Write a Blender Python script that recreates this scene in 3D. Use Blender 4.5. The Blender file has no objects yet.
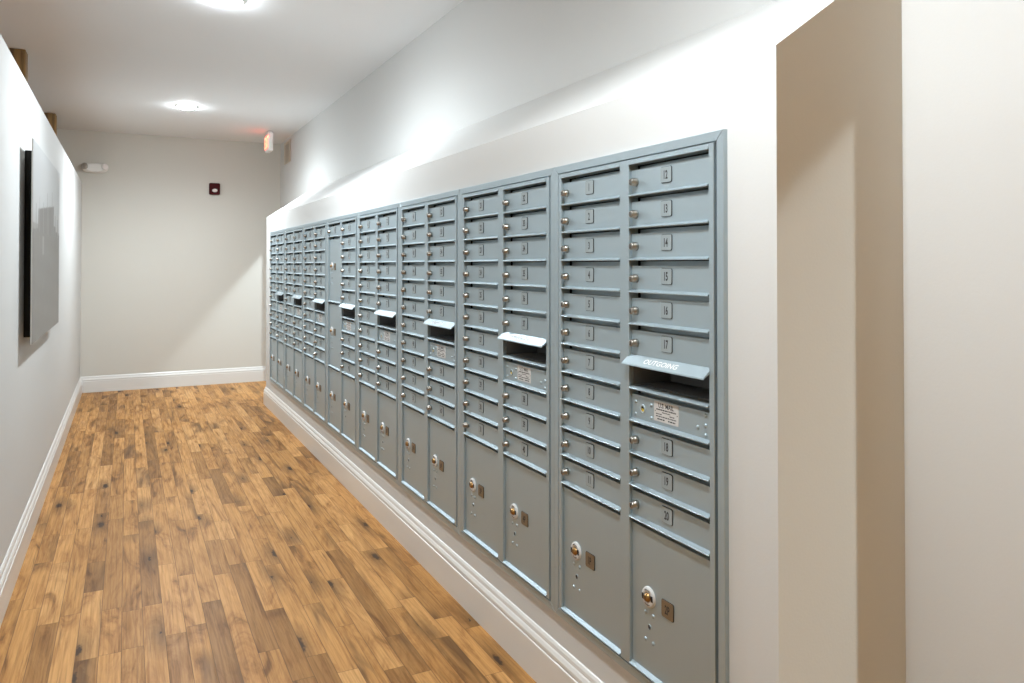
import bpy, bmesh, math, random
from mathutils import Vector, Matrix
random.seed(7)
sc = bpy.context.scene
COL = sc.collection
PI = math.pi

# ------------------------------------------------------------------ measures
CAM_H = 1.400
FACE_X = 1.2409            # front of the mailbox trim
BOX_X = 1.2534             # front of the projecting wall that holds the mailboxes
WALL_X = 1.6657            # full-height right wall
LEFT_X = -0.450
END_Y = 9.573
CEIL = 2.873
BOX_Y0, BOX_Y1 = 1.211, 7.966
UNIT_Y0, PITCH = 1.3616, 0.79
UNIT_Z, UNIT_H = 0.2756, 1.4415
WALL_T = 0.22
LAMP_Y = (7.67, 4.47, 1.19)
LAMP_X = 0.485

# ------------------------------------------------------------------ materials
def mat(name, color, rough=0.5, metal=0.0, emit=None, strength=0.0, spec=None):
    m = bpy.data.materials.new(name); m.use_nodes = True
    b = m.node_tree.nodes['Principled BSDF']
    b.inputs['Base Color'].default_value = (*color, 1)
    b.inputs['Roughness'].default_value = rough
    b.inputs['Metallic'].default_value = metal
    if spec is not None: b.inputs['Specular IOR Level'].default_value = spec
    if emit:
        b.inputs['Emission Color'].default_value = (*emit, 1)
        b.inputs['Emission Strength'].default_value = strength
    return m

def noisy(m, c1, c2, scale, bump=0.0, bscale=None, detail=3.0):
    """gentle procedural mottling and surface texture"""
    nt = m.node_tree; N = nt.nodes; L = nt.links; b = N['Principled BSDF']
    tc = N.new('ShaderNodeTexCoord')
    no = N.new('ShaderNodeTexNoise'); no.inputs['Scale'].default_value = scale; no.inputs['Detail'].default_value = detail
    L.new(tc.outputs['Object'], no.inputs['Vector'])
    mx = N.new('ShaderNodeMix'); mx.data_type = 'RGBA'
    mx.inputs[6].default_value = (*c1, 1); mx.inputs[7].default_value = (*c2, 1)
    L.new(no.outputs['Fac'], mx.inputs[0]); L.new(mx.outputs[2], b.inputs['Base Color'])
    if bump:
        n2 = N.new('ShaderNodeTexNoise'); n2.inputs['Scale'].default_value = bscale; n2.inputs['Detail'].default_value = 2
        L.new(tc.outputs['Object'], n2.inputs['Vector'])
        bp = N.new('ShaderNodeBump'); bp.inputs['Strength'].default_value = bump; bp.inputs['Distance'].default_value = 0.002
        L.new(n2.outputs['Fac'], bp.inputs['Height']); L.new(bp.outputs['Normal'], b.inputs['Normal'])
    return m

M = {}
M['wall'] = noisy(mat('wall_paint', (.60, .608, .60), .6, spec=.3), (.592, .60, .592), (.608, .616, .608), 1.5, .12, 160)
M['beigewall'] = noisy(mat('beige_wall_paint', (.60, .587, .54), .6, spec=.3), (.592, .579, .532), (.608, .595, .548), 1.5, .12, 160)
M['ceiling'] = noisy(mat('ceiling_paint', (.775, .795, .81), .8, spec=.2), (.765, .785, .80), (.785, .805, .82), 1.2, .1, 120)
M['trimwhite'] = noisy(mat('gloss_trim_paint', (.70, .70, .68), .28), (.69, .69, .67), (.71, .71, .69), 3)
M['steel'] = noisy(mat('bluegrey_powder_coat', (.40, .484, .525), .42, .6), (.393, .476, .516), (.407, .492, .534), 9, .10, 900)
M['void'] = mat('dark_interior', (.02, .02, .02), .8)
M['shade_liner'] = mat('charcoal_hood_shade', (.16, .17, .18), .6)  # charcoal colour stands in for the shadow under the hood
M['chrome'] = mat('satin_nickel', (.33, .315, .285), .32, 1.0)
M['black'] = mat('black_plastic', (.012, .012, .012), .5)
M['plate'] = mat('number_plate_metal', (.34, .395, .415), .4, .3)
M['ink'] = mat('black_ink', (.03, .03, .032), .6)
M['bronzeplate'] = mat('bronze_plate', (.22, .17, .11), .4, .5)
M['brass'] = mat('worn_brass', (.36, .22, .09), .32, 1.0)
M['whiteplastic'] = mat('white_plastic', (.82, .82, .80), .4)
M['labelwhite'] = mat('white_label', (.58, .58, .57), .5)
M['yellowbrass'] = mat('yellow_brass', (.75, .55, .06), .4, .4)
M['red'] = mat('dark_red_plastic', (.05, .002, .004), .6, spec=.15)
M['clearlens'] = mat('frosted_lens', (.85, .80, .79), .15)
M['reflector'] = mat('grey_reflector', (.45, .43, .40), .35, .4)
M['panelshade'] = mat('black_panel_shade', (.004, .004, .004), .7)  # black put in for the deep shadow behind the picture panel
M['beigemetal'] = mat('beige_vent_metal', (.58, .54, .45), .5)
M['doorsteel'] = mat('dark_bronze_frame', (.055, .05, .045), .4, .4)
M['lamp'] = mat('lit_lamp_dome', (1, 1, 1), .4, emit=(.885, .955, 1.0), strength=310)
M['filllamp'] = mat('added_fill_lens', (1, 1, 1), .4, emit=(.95, 1.0, .90), strength=165)  # glow of the added fill lights behind the camera
M['redled'] = mat('lit_red_letters', (.8, .05, .03), .4, emit=(1.0, .15, .08), strength=6)
M['exitface'] = mat('exit_sign_face', (.78, .62, .58), .35)

def wood_floor():
    m = bpy.data.materials.new('honey_oak_planks'); m.use_nodes = True
    nt = m.node_tree; N = nt.nodes; L = nt.links; b = N['Principled BSDF']
    def math_(op, a, c=None, clamp=False):
        n = N.new('ShaderNodeMath'); n.operation = op; n.use_clamp = clamp
        for i, v in enumerate((a, c)):
            if v is None: continue
            if isinstance(v, (int, float)): n.inputs[i].default_value = v
            else: L.new(v, n.inputs[i])
        return n.outputs[0]
    def mix(f, a, c, mode='MIX'):
        n = N.new('ShaderNodeMix'); n.data_type = 'RGBA'; n.blend_type = mode
        for i, v in ((0, f), (6, a), (7, c)):
            if isinstance(v, (int, float)): n.inputs[i].default_value = v
            elif isinstance(v, tuple): n.inputs[i].default_value = (*v, 1)
            else: L.new(v, n.inputs[i])
        return n.outputs[2]
    def ramp(f, pts):
        n = N.new('ShaderNodeValToRGB'); e = n.color_ramp.elements
        while len(e) < len(pts): e.new(.5)
        for el, (p, c) in zip(e, pts): el.position = p; el.color = (*c, 1)
        L.new(f, n.inputs[0]); return n.outputs[0]
    def noise(v, scale, detail=4, dist=0.0, rough=.55):
        n = N.new('ShaderNodeTexNoise'); n.inputs['Scale'].default_value = scale
        n.inputs['Detail'].default_value = detail; n.inputs['Distortion'].default_value = dist
        n.inputs['Roughness'].default_value = rough
        L.new(v, n.inputs['Vector']); return n.outputs['Fac']
    uv = N.new('ShaderNodeUVMap'); uv.uv_map = 'plank'
    at = N.new('ShaderNodeAttribute'); at.attribute_name = 'rnd'
    s = N.new('ShaderNodeSeparateColor'); L.new(at.outputs['Color'], s.inputs[0])
    r1, r2, ln = s.outputs[0], s.outputs[1], s.outputs[2]
    xy = N.new('ShaderNodeSeparateXYZ'); L.new(uv.outputs[0], xy.inputs[0])
    u, v = xy.outputs[0], xy.outputs[1]
    cv = N.new('ShaderNodeCombineXYZ')                      # plank space shifted per plank
    L.new(math_('ADD', u, math_('MULTIPLY', r1, 37.0)), cv.inputs[0])
    L.new(math_('ADD', v, math_('MULTIPLY', r2, 53.0)), cv.inputs[1])
    def scaled(sx, sy):
        n = N.new('ShaderNodeVectorMath'); n.operation = 'MULTIPLY'; n.inputs[1].default_value = (sx, sy, 1)
        L.new(cv.outputs[0], n.inputs[0]); return n.outputs[0]
    base = ramp(r1, [(0, (.27, .132, .040)), (.14, (.37, .184, .057)), (.4, (.46, .234, .073)), (.8, (.53, .275, .092)), (1, (.58, .32, .12))])
    # broad cathedral figure, finer grain, pores
    fig = noise(scaled(11, 1.9), 1.0, 7, 1.6, .62)
    figc = ramp(fig, [(.30, (.38, .32, .25)), (.42, (.80, .74, .67)), (.53, (1.0, 1.0, 1.0)), (.75, (1.10, 1.10, 1.08))])
    c = mix(1.0, base, figc, 'MULTIPLY')
    gr = noise(scaled(150, 5), 1.0, 4, .5)
    grc = ramp(gr, [(.33, (.78, .73, .67)), (.6, (1.05, 1.05, 1.05))])
    c = mix(.85, c, grc, 'MULTIPLY')
    w = N.new('ShaderNodeTexWave'); w.wave_type = 'BANDS'; w.bands_direction = 'X'
    w.inputs['Scale'].default_value = 1.0; w.inputs['Distortion'].default_value = 9.0; w.inputs['Detail'].default_value = 2.5
    w.inputs['Detail Scale'].default_value = .55
    L.new(scaled(11, 1.3), w.inputs['Vector'])
    wc = ramp(w.outputs['Fac'], [(0, (.62, .54, .45)), (.30, (1.0, 1.0, 1.0)), (1, (1.04, 1.04, 1.04))])
    c = mix(.32, c, wc, 'MULTIPLY')
    pr = noise(scaled(95, 2.6), 1.0, 3, .3)
    prm = math_('MULTIPLY', math_('SUBTRACT', pr, .60, True), 6.0, True)
    c = mix(math_('MULTIPLY', prm, .8), c, (.13, .062, .02))
    # heartwood streaks on some planks
    st = noise(scaled(9, .9), 1.0, 3, .8)
    stm = math_('MULTIPLY', math_('SUBTRACT', st, .53, True), 6.0, True)
    stm = math_('MULTIPLY', stm, math_('GREATER_THAN', r2, .55))
    c = mix(math_('MULTIPLY', stm, .85), c, (.11, .052, .018))
    # knots
    vo = N.new('ShaderNodeTexVoronoi'); vo.voronoi_dimensions = '2D'; vo.inputs['Scale'].default_value = 1.0
    kd = N.new('ShaderNodeTexNoise'); kd.inputs['Scale'].default_value = 1.0; kd.inputs['Detail'].default_value = 3
    L.new(scaled(60, 30), kd.inputs['Vector'])
    km = N.new('ShaderNodeVectorMath'); km.operation = 'MULTIPLY_ADD'; km.inputs[1].default_value = (.16, .16, 0)
    L.new(kd.outputs['Color'], km.inputs[0]); L.new(scaled(7.0, 2.0), km.inputs[2]); L.new(km.outputs[0], vo.inputs['Vector'])
    vs = N.new('ShaderNodeSeparateColor'); L.new(vo.outputs['Color'], vs.inputs[0])
    pick = math_('GREATER_THAN', vs.outputs[0], .74)
    core = math_('MULTIPLY', math_('SUBTRACT', 1.0, math_('DIVIDE', vo.outputs['Distance'], math_('MULTIPLY', vs.outputs[1], .15)), True), 2.2, True)
    halo = math_('SUBTRACT', 1.0, math_('DIVIDE', vo.outputs['Distance'], .48), True)
    c = mix(math_('MULTIPLY', math_('MULTIPLY', halo, pick), .8), c, (.11, .050, .015))
    c = mix(math_('MULTIPLY', math_('MULTIPLY', core, pick), .88), c, (.03, .014, .007))
    # joints between planks
    W = 0.0735
    eu = math_('MINIMUM', u, math_('SUBTRACT', W, u))
    ev = math_('MINIMUM', v, math_('SUBTRACT', math_('MULTIPLY', ln, 2.0), v))
    e = math_('MINIMUM', eu, ev)
    gap = math_('SUBTRACT', 1.0, math_('DIVIDE', e, .0019), True)
    c = mix(math_('MULTIPLY', gap, .9), c, (.10, .046, .016))
    L.new(c, b.inputs['Base Color'])
    rg = ramp(gr, [(.3, (.50,)*3), (.7, (.40,)*3)])
    L.new(rg, b.inputs['Roughness']); b.inputs['Specular IOR Level'].default_value = .18
    bp = N.new('ShaderNodeBump'); bp.inputs['Strength'].default_value = .25; bp.inputs['Distance'].default_value = .001
    L.new(math_('SUBTRACT', math_('MULTIPLY', gr, .3), gap), bp.inputs['Height']); L.new(bp.outputs[0], b.inputs['Normal'])
    return m
M['floor'] = wood_floor()

def timber():
    m = mat('dark_rough_timber', (.12, .065, .03), .75)
    nt = m.node_tree; N = nt.nodes; L = nt.links; b = N['Principled BSDF']
    tc = N.new('ShaderNodeTexCoord'); mp = N.new('ShaderNodeMapping'); mp.inputs['Scale'].default_value = (22, 22, 1.6)
    no = N.new('ShaderNodeTexNoise'); no.inputs['Scale'].default_value = 1.5; no.inputs['Detail'].default_value = 6
    cr = N.new('ShaderNodeValToRGB'); e = cr.color_ramp.elements
    e[0].position = .3; e[0].color = (.05, .028, .012, 1); e[1].position = .72; e[1].color = (.36, .21, .07, 1)
    L.new(tc.outputs['Object'], mp.inputs[0]); L.new(mp.outputs[0], no.inputs['Vector']); L.new(no.outputs['Fac'], cr.inputs[0]); L.new(cr.outputs[0], b.inputs['Base Color'])
    return m
M['timber'] = timber()

def print_mat():
    m = mat('glossy_photo_print', (.5, .5, .5), .3, spec=.12)
    nt = m.node_tree; N = nt.nodes; b = N['Principled BSDF']
    at = N.new('ShaderNodeAttribute'); at.attribute_name = 'ink'
    nt.links.new(at.outputs['Color'], b.inputs['Base Color'])
    return m
M['print'] = print_mat()

# ------------------------------------------------------------------ mesh helpers
class B:
    """collects shapes for ONE mesh; add() notes which material slot they use"""
    def __init__(s): s.bm = bmesh.new(); s.mi = 0
    def _tag(s, faces):
        for f in faces: f.material_index = s.mi
    def box(s, x0, x1, y0, y1, z0, z1, bev=0.0, seg=2):
        r = bmesh.ops.create_cube(s.bm, size=1)
        vs = r['verts']
        for v in vs:
            v.co = Vector(((x0+x1)/2 + v.co.x*(x1-x0), (y0+y1)/2 + v.co.y*(y1-y0), (z0+z1)/2 + v.co.z*(z1-z0)))
        fs = {f for v in vs for f in v.link_faces}
        s._tag(fs)
        if bev:
            es = list({e for v in vs for e in v.link_edges})
            r2 = bmesh.ops.bevel(s.bm, geom=es, offset=bev, segments=seg, affect='EDGES', profile=.5)
            s._tag(r2['faces'])
        return s
    def prism(s, prof, axis, a, b):
        """extrude a 2D polygon along axis from a to b. prof pairs are the two remaining axes in order."""
        def P(p, t):
            if axis == 'x': return (t, p[0], p[1])
            if axis == 'y': return (p[0], t, p[1])
            return (p[0], p[1], t)
        A = [s.bm.verts.new(P(p, a)) for p in prof]; C = [s.bm.verts.new(P(p, b)) for p in prof]
        fs = [s.bm.faces.new(A), s.bm.faces.new(C[::-1])]
        n = len(prof)
        for i in range(n):
            j = (i+1) % n
            fs.append(s.bm.faces.new((A[j], A[i], C[i], C[j])))
        s._tag(fs); return s
    def quadprism(s, q, y0, y1):
        """four (x,z) corners extruded along y"""
        return s.prism(q, 'y', y0, y1)
    def revolve(s, prof, n=24, center=(0, 0, 0), axis='y'):
        """prof: (radius, height along axis) list from pole to pole"""
        rings = []
        for r, h in prof:
            ring = []
            if r < 1e-7:
                p = {'y': (0, h, 0), 'z': (0, 0, h), 'x': (h, 0, 0)}[axis]
                ring = [s.bm.verts.new(Vector(center)+Vector(p))]
            else:
                for k in range(n):
                    a = 2*PI*k/n; c, d = r*math.cos(a), r*math.sin(a)
                    p = {'y': (c, h, d), 'z': (c, d, h), 'x': (h, c, d)}[axis]
                    ring.append(s.bm.verts.new(Vector(center)+Vector(p)))
            rings.append(ring)
        fs = []
        for A, C in zip(rings, rings[1:]):
            for k in range(n):
                j = (k+1) % n
                a = [A[0]] if len(A) == 1 else [A[k], A[j]]
                c = [C[0]] if len(C) == 1 else [C[j], C[k]]
                if len(a)+len(c) >= 3: fs.append(s.bm.faces.new(a+c))
        for f in fs: f.smooth = True
        s._tag(fs); return s
    def roundrect(s, w, h, r, y0, y1, cx=0, cz=0, n=5):
        pts = []
        for sx, sz, a0 in ((1, 1, 0), (-1, 1, PI/2), (-1, -1, PI), (1, -1, 1.5*PI)):
            for k in range(n+1):
                a = a0 + PI/2*k/n
                pts.append((cx+sx*(w/2-r)+r*math.cos(a), cz+sz*(h/2-r)+r*math.sin(a)))
        return s.prism(pts, 'y', y0, y1)
    def mesh(s, me, mtx):
        n0 = len(s.bm.faces)
        me = me.copy(); me.transform(mtx); s.bm.from_mesh(me); bpy.data.meshes.remove(me)
        s.bm.faces.ensure_lookup_table(); s._tag(s.bm.faces[n0:]); return s
    def make(s, name, mats):
        bmesh.ops.recalc_face_normals(s.bm, faces=s.bm.faces)
        me = bpy.data.meshes.new(name); s.bm.to_mesh(me); s.bm.free()
        for m in (mats if isinstance(mats, (list, tuple)) else [mats]): me.materials.append(M[m])
        return me

def link(name, me, parent=None, loc=(0, 0, 0), rot=(0, 0, 0)):
    o = bpy.data.objects.new(name, me); COL.objects.link(o)
    if parent: o.parent = parent
    o.location = loc; o.rotation_euler = rot
    return o
def tag(o, label, cat, group=None):
    o['label'] = label; o['category'] = cat
    if group: o['group'] = group
    return o
def empty(name, loc, label, cat, group=None, rz=0):
    o = bpy.data.objects.new(name, None); COL.objects.link(o)
    o.location = loc; o.rotation_euler = (0, 0, rz); o.empty_display_size = .1
    return tag(o, label, cat, group)
def struct(name, b, mats):
    o = link(name, b.make(name, mats)); o['kind'] = 'structure'; return o

_txt = {}
def text_mesh(t, size, xs=1.0, bold=0.0):
    """lettering in the XY plane, centred on the origin; size = capital height"""
    k = (t, size, xs, bold)
    if k in _txt: return _txt[k]
    cu = bpy.data.curves.new('lettering', 'FONT'); cu.body = t; cu.align_x = 'CENTER'; cu.align_y = 'CENTER'
    cu.size = 1; cu.resolution_u = 3; cu.offset = bold; cu.fill_mode = 'FRONT'
    o = bpy.data.objects.new('lettering', cu); COL.objects.link(o)
    dg = bpy.context.evaluated_depsgraph_get(); dg.update()
    me = bpy.data.meshes.new_from_object(o.evaluated_get(dg))
    bpy.data.objects.remove(o); bpy.data.curves.remove(cu)
    ys = [v.co.y for v in me.vertices]; x_ = [v.co.x for v in me.vertices]
    h = max(ys)-min(ys); cy = (max(ys)+min(ys))/2; cx = (max(x_)+min(x_))/2
    f = size/h
    for v in me.vertices: v.co = Vector(((v.co.x-cx)*f*xs, (v.co.y-cy)*f, 0))
    _txt[k] = me; return me
UPR = Matrix.Rotation(PI/2, 4, 'X')            # XY lettering -> upright, facing -Y

# ------------------------------------------------------------------ room shell
XMIN, XMAX, YMIN = -4.2, 4.4, -6.5
LEFT_Y0 = 1.0               # near end of the left partition, outside the photo
def build_floor():
    W = .0735
    vs, fs, uvs, rnd = [], [], [], []
    x = -4.2 + .02
    rows = int((XMAX-XMIN)/W)+1
    for r in range(rows):
        x0 = XMIN + r*W; y = YMIN - random.random()*.9
        while y < END_Y + .1:
            Ln = random.choice((random.uniform(.28, .6), random.uniform(.45, 1.0), random.uniform(.7, 1.35)))
            i = len(vs)
            vs += [(x0, y, 0), (x0+W, y, 0), (x0+W, y+Ln, 0), (x0, y+Ln, 0)]
            fs.append((i, i+1, i+2, i+3))
            uvs += [(0, 0), (W, 0), (W, Ln), (0, Ln)]
            c = (random.random(), random.random(), Ln/2, 1); rnd += [c]*4
            y += Ln
    me = bpy.data.meshes.new('floor'); me.from_pydata(vs, [], fs)
    ul = me.uv_layers.new(name='plank')
    ca = me.color_attributes.new('rnd', 'FLOAT_COLOR', 'CORNER')
    me.uv_layers['plank'].data.foreach_set('uv', [v for p in uvs for v in p])
    me.color_attributes['rnd'].data.foreach_set('color', [v for p in rnd for v in p])
    me.materials.append(M['floor'])
    o = link('floor', me); o['kind'] = 'structure'
build_floor()

struct('ceiling', B().box(XMIN, XMAX, YMIN, END_Y+.2, CEIL, CEIL+.15), 'ceiling')
struct('wall_end', B().box(XMIN, XMAX, END_Y, END_Y+.2, 0, CEIL), 'beigewall')
struct('wall_back', B().box(XMIN, XMAX, YMIN-.2, YMIN, 0, CEIL), 'wall')
struct('wall_left', B().box(LEFT_X-.13, LEFT_X, LEFT_Y0, END_Y, 0, 2.312, .004), 'wall')
struct('wall_far_left', B().box(XMIN-.2, XMIN, YMIN, END_Y, 0, CEIL), 'wall')
struct('wall_far_right', B().box(XMAX, XMAX+.2, YMIN, END_Y, 0, CEIL), 'wall')
# full-height right wall with two doorways through it
DN0, DN1, DNH = -2.2, .90, 2.050      # doorway beside the camera
DF0, DF1, DFH = 8.30, 9.385, 2.10     # doorway by the end wall
b = B(); xo = WALL_X + WALL_T
b.box(WALL_X, xo, YMIN, DN0, 0, CEIL); b.box(WALL_X, xo, DN0, DN1, DNH, CEIL)
b.box(WALL_X, xo, DN1, DF0, 0, CEIL); b.box(WALL_X, xo, DF0, DF1, DFH, CEIL); b.box(WALL_X, xo, DF1, END_Y, 0, CEIL)
bmesh.ops.remove_doubles(b.bm, verts=b.bm.verts, dist=1e-5)
struct('wall_right', b, 'wall')
# dark metal frame of the far doorway
b = B(); t = .045
b.box(WALL_X-.006, xo+.006, DF1-t, DF1, 0, DFH, .003); b.box(WALL_X-.006, xo+.006, DF0, DF0+t, 0, DFH, .003)
b.box(WALL_X-.006, xo+.006, DF0, DF1, DFH-t, DFH+.0, .003)
struct('door_1', b, 'doorsteel')
# projecting wall around the mailboxes with a sloped top
LZ0, LZ1 = 1.877, 2.161
OY0, OY1 = UNIT_Y0+.013, UNIT_Y0+8*PITCH-.013
OZ0, OZ1 = UNIT_Z+.013, UNIT_Z+UNIT_H-.013
b = B(); T = .10
def slope(x): return LZ0 + (LZ1-LZ0)*(x-BOX_X)/(WALL_X-BOX_X)
# front board pieces share vertices on a grid with the ends, so that no seams show
bm = b.bm
ys = [BOX_Y0, OY0, OY1, BOX_Y1]; zs = [0, OZ0, OZ1, LZ0]
F = [[bm.verts.new((BOX_X, y, z)) for z in zs] for y in ys]
G = [[bm.verts.new((BOX_X+T, y, z)) for z in zs[1:3]] for y in ys[1:3]]
for i in range(3):
    for j in range(3):
        if i == 1 and j == 1: continue
        bm.faces.new((F[i][j], F[i][j+1], F[i+1][j+1], F[i+1][j]))
Q = [F[1][1], F[1][2], F[2][2], F[2][1]]; R = [G[0][0], G[0][1], G[1][1], G[1][0]]
for k in range(4):
    bm.faces.new((Q[k], Q[(k+1) % 4], R[(k+1) % 4], R[k]))       # reveal of the opening
bk = [[bm.verts.new((WALL_X, y, z)) for z in (0, LZ1)] for y in (BOX_Y0, BOX_Y1)]
bm.faces.new((F[0][0], F[0][1], F[0][2], F[0][3], bk[0][1], bk[0][0])).material_index = 1
bm.faces.new((F[3][0], F[3][1], F[3][2], F[3][3], bk[1][1], bk[1][0]))
bm.faces.new((F[0][3], F[1][3], F[2][3], F[3][3], bk[1][1], bk[0][1]))
struct('wall_mailbox', b, ['wall', 'beigewall'])

# baseboards
BP = [(0, 0), (.021, 0), (.021, .118), (.0205, .122), (.0165, .124), (.0165, .127), (.019, .130), (.0185, .140), (.0135, .150),
      (.010, .1535), (.010, .1565), (.0085, .166), (.004, .174), (0, .176)]
def base_run(b, p0, p1, nrm):
    """sweep the moulding from p0 to p1 with mitred ends given as extensions along the run"""
    (x0, y0, e0), (x1, y1, e1) = p0, p1
    d = Vector((x1-x0, y1-y0)); d.normalize()
    A = []; C = []
    for o, z in BP:
        A.append(b.bm.verts.new((x0+nrm[0]*o-d.x*o*e0, y0+nrm[1]*o-d.y*o*e0, z)))
        C.append(b.bm.verts.new((x1+nrm[0]*o+d.x*o*e1, y1+nrm[1]*o+d.y*o*e1, z)))
    n = len(BP)
    for i in range(n):
        j = (i+1) % n
        b.bm.faces.new((A[i], A[j], C[j], C[i]))
    b.bm.faces.new(A[::-1]); b.bm.faces.new(C)
b = B(); base_run(b, (LEFT_X, LEFT_Y0, 0), (LEFT_X, END_Y, -1), (1, 0)); struct('baseboard_left', b, 'trimwhite')
b = B(); base_run(b, (LEFT_X, END_Y, -1), (WALL_X, END_Y, -1), (0, -1)); struct('baseboard_end', b, 'trimwhite')
b = B()
base_run(b, (WALL_X, BOX_Y1, -1), (BOX_X, BOX_Y1, 1), (0, 1))
base_run(b, (BOX_X, BOX_Y1, 1), (BOX_X, BOX_Y0, 1), (-1, 0))
base_run(b, (BOX_X, BOX_Y0, 1), (WALL_X, BOX_Y0, -1), (0, -1))
base_run(b, (WALL_X, BOX_Y0, -1), (WALL_X, DN1, 0), (-1, 0))
struct('baseboard_right', b, 'trimwhite')

# ------------------------------------------------------------------ mailbox units
# unit space: x to the right as seen from the corridor, y into the wall, z up; origin bottom centre of trim front
HW = PITCH/2 - .0004
MOD = .0881                    # one door height
Z0 = .430                      # top of the lowest parcel door
CX = .18375; DW = .3225        # column centre and door width
def frame_mesh():
    b = B(); w = .0235; o = .0006
    for q in (((-HW, 0), (-HW, UNIT_H), (-HW+w, UNIT_H-w), (-HW+w, w)), ((HW, UNIT_H), (HW, 0), (HW-w, w), (HW-w, UNIT_H-w)),
              ((-HW+o, UNIT_H), (HW-o, UNIT_H), (HW-w-o, UNIT_H-w), (-HW+w+o, UNIT_H-w)), ((HW-o, 0), (-HW+o, 0), (-HW+w+o, w), (HW-w-o, w))):
        b.quadprism(q, 0, .0122)
    es = [e for e in b.bm.edges if all(v.co.y < 1e-6 for v in e.verts)]
    bmesh.ops.bevel(b.bm, geom=es, offset=.0009, segments=1, affect='EDGES')
    hb, zt = HW-w-.008, UNIT_H-w-.003
    # flange between trim and body, set back so that a dark groove shows
    b.box(-HW+.012, -hb, .0135, .03, .012, UNIT_H-.012); b.box(hb, HW-.012, .0135, .03, .012, UNIT_H-.012)
    b.box(-hb, hb, .0135, .03, zt, UNIT_H-.012); b.box(-hb, hb, .0135, .03, .012, .028)
    # jambs, mullion, top and bottom bars
    xl, xr = -(CX+DW/2), CX+DW/2
    b.box(-hb, xl-.001, -.0025, .03, .028, zt, .001, 1); b.box(xr+.001, hb, -.0025, .03, .028, zt, .001, 1)
    b.box(-CX+DW/2+.001, CX-DW/2-.001, -.0025, .03, .0285, zt-.0005, .001, 1)
    zb = Z0 + 11*MOD
    for s in (-1, 1):
        c = s*CX
        b.prism([(.03, zb+.0015), (-.0052, zb+.0015), (-.0052, zb+.004), (-.0025, zb+.006), (-.0025, zt-.0008), (.03, zt-.0008)], 'x', c-DW/2-.0008, c+DW/2+.0008)
    # carcass behind the doors
    b.mi = 1
    d0, d1, cx, cz0, cz1 = .03, .36, HW-.016, .018, UNIT_H-.018
    b.box(-cx, -cx+.003, d0, d1, cz0, cz1); b.box(cx-.003, cx, d0, d1, cz0, cz1)
    b.box(-cx+.003, cx-.003, d0, d1, cz0, cz0+.003); b.box(-cx+.003, cx-.003, d0, d1, cz1-.003, cz1); b.box(-cx+.003, cx-.003, d1-.003, d1, cz0+.003, cz1-.003)
    return b.make('frame', ['steel', 'void'])
def door_mesh(h, name):
    b = B(); g = .0015; x = DW/2
    b.prism([(.0385, g), (-.0050, g), (-.0058, g+.0008), (-.0058, g+.0026), (-.0048, g+.0036), (.0066, g+.0085), (.0066, h-.0135), (.0360, h-.0140), (.0360, h-.0012), (.0385, h-.0012)], 'x', -x+.0006, x-.0006)
    return b.make(name, 'steel')
ME = {}
ME['frame'] = frame_mesh()
ME['door'] = door_mesh(MOD, 'mailbox_door')
def plain_door_mesh():
    b = B(); x = DW/2-.0006
    b.prism([(.0385, .0015), (.0066, .0015), (.0066, MOD-.0135), (.0360, MOD-.0140), (.0360, MOD-.0012), (.0385, MOD-.0012)], 'x', -x, x)
    return b.make('mailbox_door', 'steel')
ME['door_hooded'] = plain_door_mesh()
ME['parcel4'] = door_mesh(Z0-.030, 'parcel_door')
ME['parcel5'] = door_mesh(5*MOD, 'parcel_door')
ME['parcel5b'] = door_mesh(Z0+11*MOD-MOD-5*MOD-Z0, 'parcel_door')
def lock_mesh():
    b = B()
    b.revolve([(0, -.0125), (.0045, -.0125), (.0068, -.0118), (.0078, -.010), (.0078, -.004), (.0092, -.003), (.0092, .0066), (0, .0066)], 20)
    b.mi = 1; b.box(-.0012, .0012, -.0129, -.012, -.0042, .0042)
    return b.make('lock', ['chrome', 'black'])
ME['lock'] = lock_mesh()
def rivet_mesh(r=.0056):
    b = B(); b.revolve([(0, -.0032), (r*.5, -.0029), (r*.85, -.0018), (r, 0), (r, .002), (0, .002)], 12); return b.make('rivet', 'steel')
ME['rivet'] = rivet_mesh()
def plate_mesh(t, parcel=False):
    b = B(); w, h = (.047, .043) if parcel else (.043, .040)
    b.mi = 1; b.roundrect(w+.0024, h+.0024, .0055, .0052, .0075)  # black border stands in for the shadow round the raised plate
    b.mi = 0; b.roundrect(w, h, .005, .0038, .0062)
    b.mi = 2; b.mesh(text_mesh(t, .023, .62, .03), Matrix.Translation((0, .0036, 0)) @ UPR)
    return b.make('number_plate', ['bronzeplate' if parcel else 'plate', 'black', 'ink'])
def ring_mesh():
    b = B()
    b.revolve([(.0125, .0066), (.0125, .001), (.0145, -.0006), (.0235, -.0006), (.026, .001), (.0275, .004), (.0275, .0066)], 36)
    b.mi = 1
    for sgn in (-1, 1):
        for k in range(3):
            a = PI/2*(1+sgn) + (k-1)*.22 + .1
            p = Vector((.0195*math.cos(a), 0, .0195*math.sin(a)))
            b.box(p.x-.0042, p.x+.0042, -.0012, 0, p.z-.0034, p.z+.0034)
    for k in range(7):                                      # small engraved ring lettering strokes
        for a0 in (PI/2, -PI/2):
            a = a0 + (k-3)*.17; p = (.0195*math.cos(a), .0195*math.sin(a))
            b.box(p[0]-.0007, p[0]+.0007, -.0011, 0, p[1]-.0018, p[1]+.0018)
    return b.make('lock_ring', ['labelwhite', 'black'])
ME['ring'] = ring_mesh()
def barrel_mesh():
    b = B()
    b.revolve([(0, -.008), (.006, -.008), (.0085, -.0068), (.0098, -.004), (.0122, -.002), (.0122, .0066), (0, .0066)], 24)
    b.mi = 1; b.box(-.0011, .0011, -.0084, -.0076, -.005, .005)
    return b.make('lock_cylinder', ['brass', 'black'])
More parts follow.
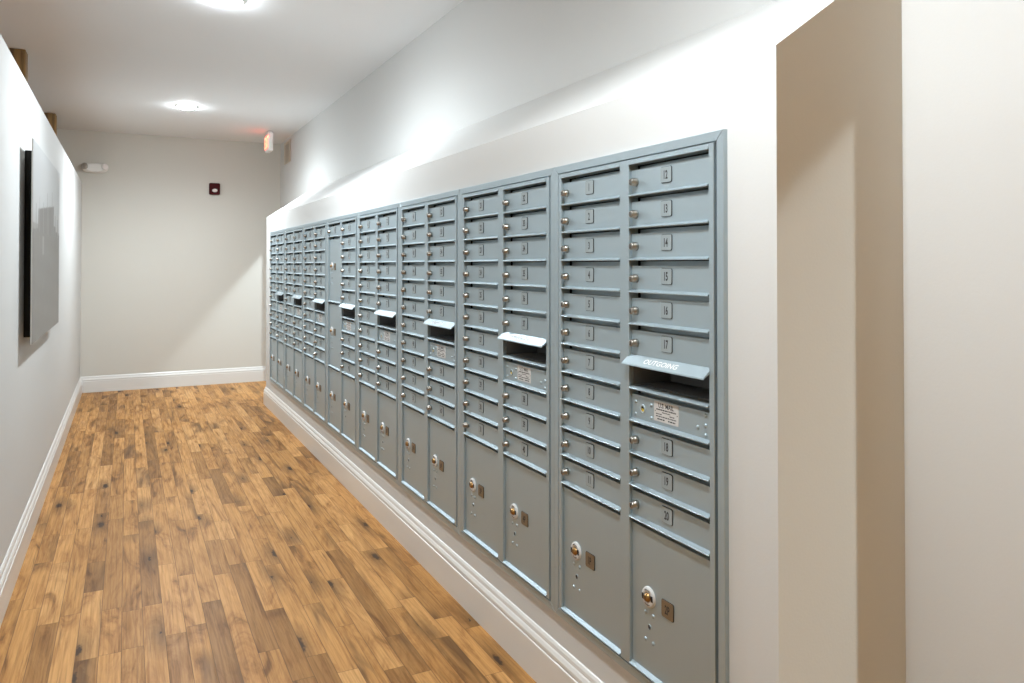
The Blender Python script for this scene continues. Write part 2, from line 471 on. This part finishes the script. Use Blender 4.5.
ME['barrel'] = barrel_mesh()
def keyhole_mesh():
    b = B(); b.revolve([(0, .0060), (.0062, .0060), (.0062, .008), (0, .008)], 20)
    b.mi = 1; b.revolve([(.0062, .0066), (.0064, .0054), (.0078, .0054), (.0082, .0066)], 20)
    return b.make('keyhole', ['black', 'steel'])
ME['keyhole'] = keyhole_mesh()
def slot_mesh():
    """open outgoing slot: lipped sill and a charcoal liner behind it standing in for the hood shadow"""
    b = B(); x = DW/2-.0006; g = .0015
    b.prism([(.0300, g), (-.0050, g), (-.0058, g+.0008), (-.0058, g+.0026), (-.0048, g+.0036), (.0066, g+.0085), (.0110, g+.0088), (.0300, g+.0088)], 'x', -x, x)
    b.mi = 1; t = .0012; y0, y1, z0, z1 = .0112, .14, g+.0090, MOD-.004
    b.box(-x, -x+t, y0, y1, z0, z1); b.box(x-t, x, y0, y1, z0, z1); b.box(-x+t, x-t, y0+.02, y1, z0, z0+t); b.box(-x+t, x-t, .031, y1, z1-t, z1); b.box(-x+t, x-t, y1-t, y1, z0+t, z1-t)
    return b.make('mail_slot', ['steel', 'shade_liner'])
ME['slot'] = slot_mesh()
def hood_mesh():
    b = B(); x = .167
    # bent sheet: back flange on the slot top, sloped visor, short front lip
    b.prism([(.0300, .0005), (.0300, .0030), (.0062, .0030), (.0062, .0100), (.0045, .0100), (-.0215, -.0125), (-.0225, -.0160), (-.0200, -.0162), (-.0190, -.0140), (.0045, .0005)], 'x', -x, x)
    b.mi = 1
    ang = math.atan2(.0225, .0260)
    rot = Matrix.Translation((-.012, -.0090, -.0012)) @ Matrix.Rotation(ang, 4, 'X')
    b.mesh(text_mesh('OUTGOING', .0165, 1.15, .02), rot @ Matrix.Translation((0, 0, .0006)))
    return b.make('slot_hood', ['steel', 'whiteplastic'])
ME['hood'] = hood_mesh()
ME['master'] = door_mesh(MOD, 'master_panel')
def master_lock_mesh():
    b = B()
    b.mi = 0; b.revolve([(.0055, .0066), (.0062, .0045), (.0088, .0045), (.0092, .0066)], 20)
    b.mi = 1; b.revolve([(0, .0062), (.0058, .0062), (.0058, .008), (0, .008)], 20)
    b.mi = 2; b.box(-.003, .005, .0052, .0061, -.005, .001)
    return b.make('master_lock', ['steel', 'black', 'yellowbrass'])
ME['mlock'] = master_lock_mesh()
def label_mesh():
    b = B(); b.roundrect(.100, .052, .0025, .0056, .0068)
    b.mi = 1
    b.mesh(text_mesh('U.S. MAIL', .0125, .92, .02), Matrix.Translation((0, .0054, .0165)) @ UPR)
    rnd = random.Random(3)
    def dashes(z, x0, x1, h):
        x = x0
        while x < x1:
            L = rnd.uniform(.004, .011); b.box(x, min(x+L, x1), .0054, .0057, z-h/2, z+h/2); x += L+.0018
    dashes(.0055, -.040, .040, .0034); dashes(-.0008, -.016, .018, .0022); dashes(-.0065, -.042, -.018, .0024); dashes(-.0065, .014, .034, .0024)
    dashes(-.0125, -.042, .042, .0026); dashes(-.0195, -.036, -.006, .0032); dashes(-.0195, .008, .038, .0032)
    for sx in (-1, 1): b.revolve([(0, .0053), (.0016, .0053), (.0016, .0057), (0, .0057)], 8, (sx*.045, 0, 0))
    return b.make('mail_label', ['labelwhite', 'ink'])
ME['label'] = label_mesh()

pl_cache = {}
def plate(t, parcel=False):
    if (t, parcel) not in pl_cache: pl_cache[(t, parcel)] = plate_mesh(t, parcel)
    return pl_cache[(t, parcel)]
def tenant_door(root, cx, z, num, me='door'):
    d = link('mailbox_door', ME[me], root, (cx, 0, z))
    k = link('lock', ME['lock'], d, (-DW/2+.022, .001, .0400), (0, random.uniform(-.12, .12), 0)).scale = (1.25, 1.25, 1.25)
    link('number_plate', plate(str(num)), d, (-.0075, 0, .0475))
def parcel(root, cx, z, key, num, lz):
    d = link('parcel_door', ME[key], root, (cx, 0, z))
    x = -DW/2+.077
    link('lock_ring', ME['ring'], d, (x, 0, lz)); link('lock_cylinder', ME['barrel'], d, (x, 0, lz))
    link('number_plate', plate(num, True), d, (x+.078, 0, lz-.004))
    for dx in (-.0165, .0165):
        for dz in (-.045, -.117): link('rivet', ME['rivet'], d, (x+dx, .0066, lz+dz))
    link('keyhole', ME['keyhole'], d, (x, 0, lz-.080))
def right_column(root, cx, nums):
    zt = Z0 + 11*MOD
    for i, n in enumerate(nums[:6]): tenant_door(root, cx, zt-(i+1)*MOD, n, 'door_hooded' if i == 5 else 'door')
    zs = zt-7*MOD
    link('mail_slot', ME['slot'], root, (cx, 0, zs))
    link('slot_hood', ME['hood'], root, (cx-.003, 0, zs+MOD-.003))
    m = link('master_panel', ME['master'], root, (cx, 0, zs-MOD))
    link('master_lock', ME['mlock'], m, (-.111, 0, .040)).scale = (1.3, 1, 1.3)
    link('mail_label', ME['label'], m, (-.011, 0, .0455))
    for x, z in ((-.143, .056), (-.143, .022), (-.074, .056), (-.074, .022), (.139, .067), (.139, .042), (.139, .018), (.111, .033)):
        link('rivet', ME['rivet'], m, (x, .0066, z))
    for i, n in enumerate(nums[6:]): tenant_door(root, cx, zs-(i+2)*MOD, n)

UNITS = [
    ('blue-grey wall mailbox unit nearest the camera with doors numbered 1 to 20', 'std'),
    ('blue-grey mailbox unit second from the near end, doors 21 to 40', 'std'),
    ('blue-grey mailbox unit third from the near end of the row', 'std'),
    ('blue-grey mailbox unit fourth from the near end, beside the unit with stacked parcel doors', 'std'),
    ('mailbox unit whose left column is two tall parcel doors stacked over a third', 'parcel'),
    ('blue-grey mailbox unit just beyond the one with stacked parcel doors', 'std'),
    ('blue-grey mailbox unit second from the far end of the row', 'std'),
    ('blue-grey mailbox unit farthest down the corridor, next to the far edge of the projecting wall', 'std'),
]
n = 1; pn = 1
for k, (lab, kind) in enumerate(UNITS):
    y = UNIT_Y0 + PITCH*(k+.5)
    u = empty('mailbox_unit', (FACE_X, y, UNIT_Z), lab, 'mailbox', 'recessed mailbox units along the right wall', -PI/2)
    link('frame', ME['frame'], u)
    zt = Z0 + 11*MOD
    if kind == 'std':
        for i in range(11): tenant_door(u, -CX, zt-(i+1)*MOD, n+i)
        n += 11
        parcel(u, -CX, .030, 'parcel4', f'{pn}P', .209); pn += 1
    else:
        tenant_door(u, -CX, zt-MOD, n); n += 1
        parcel(u, -CX, zt-6*MOD, 'parcel5', f'{pn}P', .245); parcel(u, -CX, zt-11*MOD, 'parcel5b', f'{pn+1}P', .245)
        parcel(u, -CX, .030, 'parcel4', f'{pn+2}P', .209); pn += 3
    right_column(u, CX, list(range(n, n+9))); n += 9
    parcel(u, CX, .030, 'parcel4', f'{pn}P', .209); pn += 1

# ------------------------------------------------------------------ picture on the left wall
PY0, PY1, PZ0, PZ1 = 4.215, 5.785, 1.025, 1.996
def make_picture():
    r = empty('wall_picture', (LEFT_X, (PY0+PY1)/2, PZ0), 'large misty grey skyline photo panel standing off the left white wall', 'picture')
    w, h = PY1-PY0, PZ1-PZ0
    # picture space here: y along the wall (near edge negative), z up, x out of the wall
    b = B(); b.box(.001, .040, -w/2+.18, w/2-.12, .02, h-.035, .002, 1); link('back_shade_box', b.make('back_shade_box', 'panelshade'), r)  # black box added to darken the panel's shadow on the wall
    nx, nz = 200, 130
    vs, fs, col = [], [], []
    rn = random.Random(5)
    spires = [(.10, .70, .006), (.20, .74, .005), (.33, .73, .006), (.47, .80, .008), (.52, .72, .006), (.66, .83, .008), (.72, .70, .006), (.80, .70, .012), (.90, .68, .02)]
    blobs = [(rn.random(), rn.random()*.55, rn.uniform(.02, .1)) for _ in range(40)]
    def ink(s, t):                                          # s 0 near edge .. 1 far edge, t 0 bottom .. 1 top
        sky = .31 + .10*t
        c = [sky*.97, sky*1.0, sky*1.01]
        if t < .60: g = .23; c = [g*1.02, g, g*.97]
        g = .125
        skyline = .0
        if .16 < s < .74: skyline = .675 + .075*(s-.16)/.58
        elif s <= .16: skyline = .56 + .35*s*.3
        elif s < .83: skyline = .63
        elif s < .92: skyline = .60
        else: skyline = .58
        if t < skyline and t > .34: c = [g*1.02, g, g*.98]
        for (x, top, ww) in spires:
            if abs(s-x) < ww and .55 < t < top: c = [.21, .21, .21]
        if t <= .56:
            k = .135 + .03*max(0, .5-t)/.5 + .006*math.sin(40*t+6*s)
            c = [k*1.05, k*1.02, k*.97]
            for (x, z, q) in blobs:
                if abs(s-x) < q*.3 and abs(t-z) < q*.35: c = [v*1.07 for v in c]
            if .30 < s < .36 and .44 < t < .54: c = [.25, .245, .24]
        return c
    for j in range(nz+1):
        for i in range(nx+1):
            s, t = i/nx, j/nz
            vs.append((.052, -w/2+w*s, h*t)); col.append((*ink(s, t), 1))
    for j in range(nz):
        for i in range(nx):
            a = j*(nx+1)+i; fs.append((a, a+1, a+nx+2, a+nx+1))
    me = bpy.data.meshes.new('print'); me.from_pydata(vs, [], fs)
    ca = me.color_attributes.new('ink', 'FLOAT_COLOR', 'POINT')
    for k, c in enumerate(col): ca.data[k].color = c
    me.materials.append(M['print'])
    b = B(); b.box(.046, .0515, -w/2, w/2, 0, h, .0006, 1); p = link('panel', b.make('panel', 'labelwhite'), r)
    link('print', me, p)
make_picture()

# ------------------------------------------------------------------ ceiling lights
def dome_mesh(m='lamp'):
    b = B(); b.revolve([(.075, 0), (.0745, -.006), (.068, -.014), (.052, -.022), (.03, -.027), (0, -.029)], 32, axis='z'); return b.make('lens', m)
def rim_mesh():
    b = B(); b.revolve([(.076, 0), (.076, -.005), (.080, -.008), (.092, -.006), (.096, -.001), (.096, 0)], 40, axis='z'); return b.make('trim_ring', 'whiteplastic')
def clip_mesh():
    b = B(); b.box(-.007, .007, -.005, .005, -.013, -.004, .002, 1); return b.make('clip', 'reflector')
LM = (dome_mesh(), rim_mesh(), clip_mesh(), dome_mesh('filllamp'))
def ceiling_lamp(x, y, label, group, power, color=(1.0, .965, .91), z=CEIL, radius=.05, spot=168):
    r = empty('ceiling_light', (x, y, z), label, 'ceiling light', group)  # also builds the added fill lights behind the camera
    link('trim_ring', LM[1], r); link('lens', LM[0] if spot > 90 else LM[3], r)
    for s in (-1, 1): link('clip', LM[2], r, (s*.086, 0, 0))
    L = bpy.data.lights.new('downlight', 'SPOT'); L.energy = power; L.color = color; L.shadow_soft_size = radius
    L.spot_size = math.radians(spot); L.spot_blend = .8
    o = bpy.data.objects.new('downlight', L); COL.objects.link(o); o.location = (x, y, z-.085)
    return r
PW = (122, 90, 76)
WHITE = (.885, .955, 1.0)
for y, lab in zip(LAMP_Y, ('round ceiling light over the corridor nearer the end wall', 'round ceiling light in the corridor cut by the top edge of the photo',
                           'round ceiling light over the corridor just ahead of the camera, above the frame')):
    ceiling_lamp(LAMP_X, y, lab, 'corridor ceiling lights', PW[LAMP_Y.index(y)], WHITE)
ceiling_lamp(2.793, -1.18, 'round ceiling light in the side hall beside the camera', 'side hall ceiling lights', 190, (.80, .93, 1), radius=.04)
ceiling_lamp(2.50, 8.40, 'round ceiling light in the side hall beyond the far doorway', 'side hall ceiling lights', 150, (.80, .93, 1), radius=.04)
for x, y in ((.40, -2.3), (-1.6, -1.6)):  # added lamps, out of view, bounce light off the floor onto the near end face
    ceiling_lamp(x, y, 'added narrow-beam fill light, unseen behind the camera', 'added fill lights behind the camera', 900, (.88, 1.0, .68), spot=70)
for y in (1.6, 4.8): ceiling_lamp(-2.4, y, 'round ceiling light over the room behind the left wall', 'left room ceiling lights', 60)

# ------------------------------------------------------------------ exit sign
def make_exit():
    r = empty('exit_sign', (1.394, 8.715, CEIL), 'white exit sign with red lit face hanging from the ceiling', 'exit sign')
    b = B(); b.box(-.024, .024, -.115, .115, -.225, -.024, .006, 2); h = link('housing', b.make('housing', 'whiteplastic'), r)
    b = B(); b.box(-.020, .020, -.06, .06, -.026, 0, .004, 2); link('canopy', b.make('canopy', 'whiteplastic'), r)
    for s in (-1, 1):
        b = B(); b.box(-.0015, .0015, -.106, .106, -.213, -.036); f = link('face', b.make('face', 'exitface'), r, (s*.0255, 0, 0))
        if s > 0: continue
        b = B(); b.mesh(text_mesh('EXIT', .13, .72, .02), Matrix.Translation((0, -.0022, -.124)) @ UPR)
        link('letters', b.make('letters', 'redled'), f, (0, 0, 0), (0, 0, -PI/2 if s < 0 else PI/2))
make_exit()

# ------------------------------------------------------------------ emergency light on the end wall
def make_emergency():
    r = empty('wall_mounted_emergency_light', (-.322, END_Y, 2.467), 'white twin-head emergency light on the end wall by the left wall', 'emergency light')
    b = B()
    pts = []
    for k in range(40):
        a = 2*PI*k/40; c, s = math.cos(a), math.sin(a)
        pts.append((.125*math.copysign(abs(c)**.62, c), .052*math.copysign(abs(s)**.75, s)))
    A = [b.bm.verts.new((x, 0, z)) for x, z in pts]; C = [b.bm.verts.new((x*.97, -.045, z*.95)) for x, z in pts]; D = [b.bm.verts.new((x*.80, -.062, z*.72)) for x, z in pts]
    for P, Q in ((A, C), (C, D)):
        for k in range(40): b.bm.faces.new((P[k], P[(k+1) % 40], Q[(k+1) % 40], Q[k]))
    b.bm.faces.new(D); b.bm.faces.new(A)
    link('housing', b.make('housing', 'whiteplastic'), r)
    for s in (-1, 1):
        b = B(); b.revolve([(0, 0), (.020, 0), (.030, -.020), (.036, -.038), (.036, -.044), (.033, -.045)], 24)
        b.mi = 1; b.revolve([(.033, -.045), (.030, -.040), (.012, -.034), (0, -.034)], 24)
        b.mi = 2; b.revolve([(.033, -.0435), (.02, -.050), (0, -.052)], 24)
        hd = link('lamp_head', b.make('lamp_head', ['reflector' if s < 0 else 'whiteplastic', 'reflector', 'clearlens' if s > 0 else 'reflector']), r, (s*.082, -.045, .004), (math.radians(-10), 0, math.radians(28*s)))
        if s < 0: hd['label'] = 'dark grey lamp head turned aside'
make_emergency()

# ------------------------------------------------------------------ fire strobe
def make_strobe():
    r = empty('wall_mounted_strobe', (.912, END_Y, 2.291), 'dark red square fire strobe with white lens high on the end wall', 'fire strobe')
    b = B(); b.roundrect(.120, .136, .014, -.030, 0); bmesh.ops.bevel(b.bm, geom=[e for e in b.bm.edges if all(v.co.y < -.029 for v in e.verts)], offset=.006, segments=2, affect='EDGES')
    link('housing', b.make('housing', 'red'), r)
    b = B(); b.revolve([(.030, 0), (.029, -.010), (.022, -.022), (.010, -.028), (0, -.029)], 24)
    for v in b.bm.verts: v.co.z *= .72
    link('lens', b.make('lens', 'clearlens'), r, (.002, -.030, -.020))
make_strobe()

# ------------------------------------------------------------------ vent above the far doorway
def make_vent():
    r = empty('wall_vent', (WALL_X, 9.10, 2.585), 'beige louvred vent high on the right wall by the end corner', 'vent')
    w, h = .36, .255
    b = B()
    for y0, y1, z0, z1 in ((-w/2, -w/2+.025, 0, h), (w/2-.025, w/2, 0, h), (-w/2+.025, w/2-.025, 0, .025), (-w/2+.025, w/2-.025, h-.025, h)):
        b.box(-.010, 0, y0, y1, z0, z1, .002, 1)
    link('frame', b.make('frame', 'beigemetal'), r)
    b = B(); b.box(-.001, 0, -w/2+.025, w/2-.025, .025, h-.025)
    nl = 11
    for k in range(nl):
        z = .03 + k*(h-.06)/nl
        b.prism([(-.001, z+.014), (-.008, z), (-.007, z-.001), (-.001, z+.011)], 'y', -w/2+.026, w/2-.026)
    link('louvers', b.make('louvers', 'beigemetal'), r)
make_vent()

# ------------------------------------------------------------------ timber posts seen over the left wall
for y, lab in ((6.20, 'dark timber post behind the left wall, nearer one, seen over its top'), (8.665, 'dark timber post behind the left wall, farther one near the end wall')):
    b = B(); b.box(-.065, .065, -.065, .065, 0, CEIL, .006, 2)
    r = tag(link('timber_post', b.make('timber_post', 'timber'), None, (-.692, y, 0)), lab, 'post', 'timber posts behind the left wall')

# ------------------------------------------------------------------ camera and view
cd = bpy.data.cameras.new('camera'); co = bpy.data.objects.new('camera', cd); COL.objects.link(co)
co.location = (0, 0, CAM_H)
co.rotation_euler = (PI/2 + .01267, 0, -.4678)
cd.sensor_fit = 'HORIZONTAL'; cd.sensor_width = 36; cd.lens = 761.81/1024*36
cd.shift_y = -86.4/1024; cd.clip_start = .02
sc.camera = co
w = bpy.data.worlds.new('world'); sc.world = w; w.use_nodes = True
w.node_tree.nodes['Background'].inputs[0].default_value = (.9, .93, 1, 1); w.node_tree.nodes['Background'].inputs[1].default_value = .0
vs = sc.view_settings
vs.view_transform = 'Standard'; vs.look = 'None'; vs.gamma = 1; vs.exposure = 0.34; vs.use_curve_mapping = False
sc.cycles.max_bounces = 12; sc.cycles.diffuse_bounces = 7; sc.cycles.sample_clamp_indirect = 4
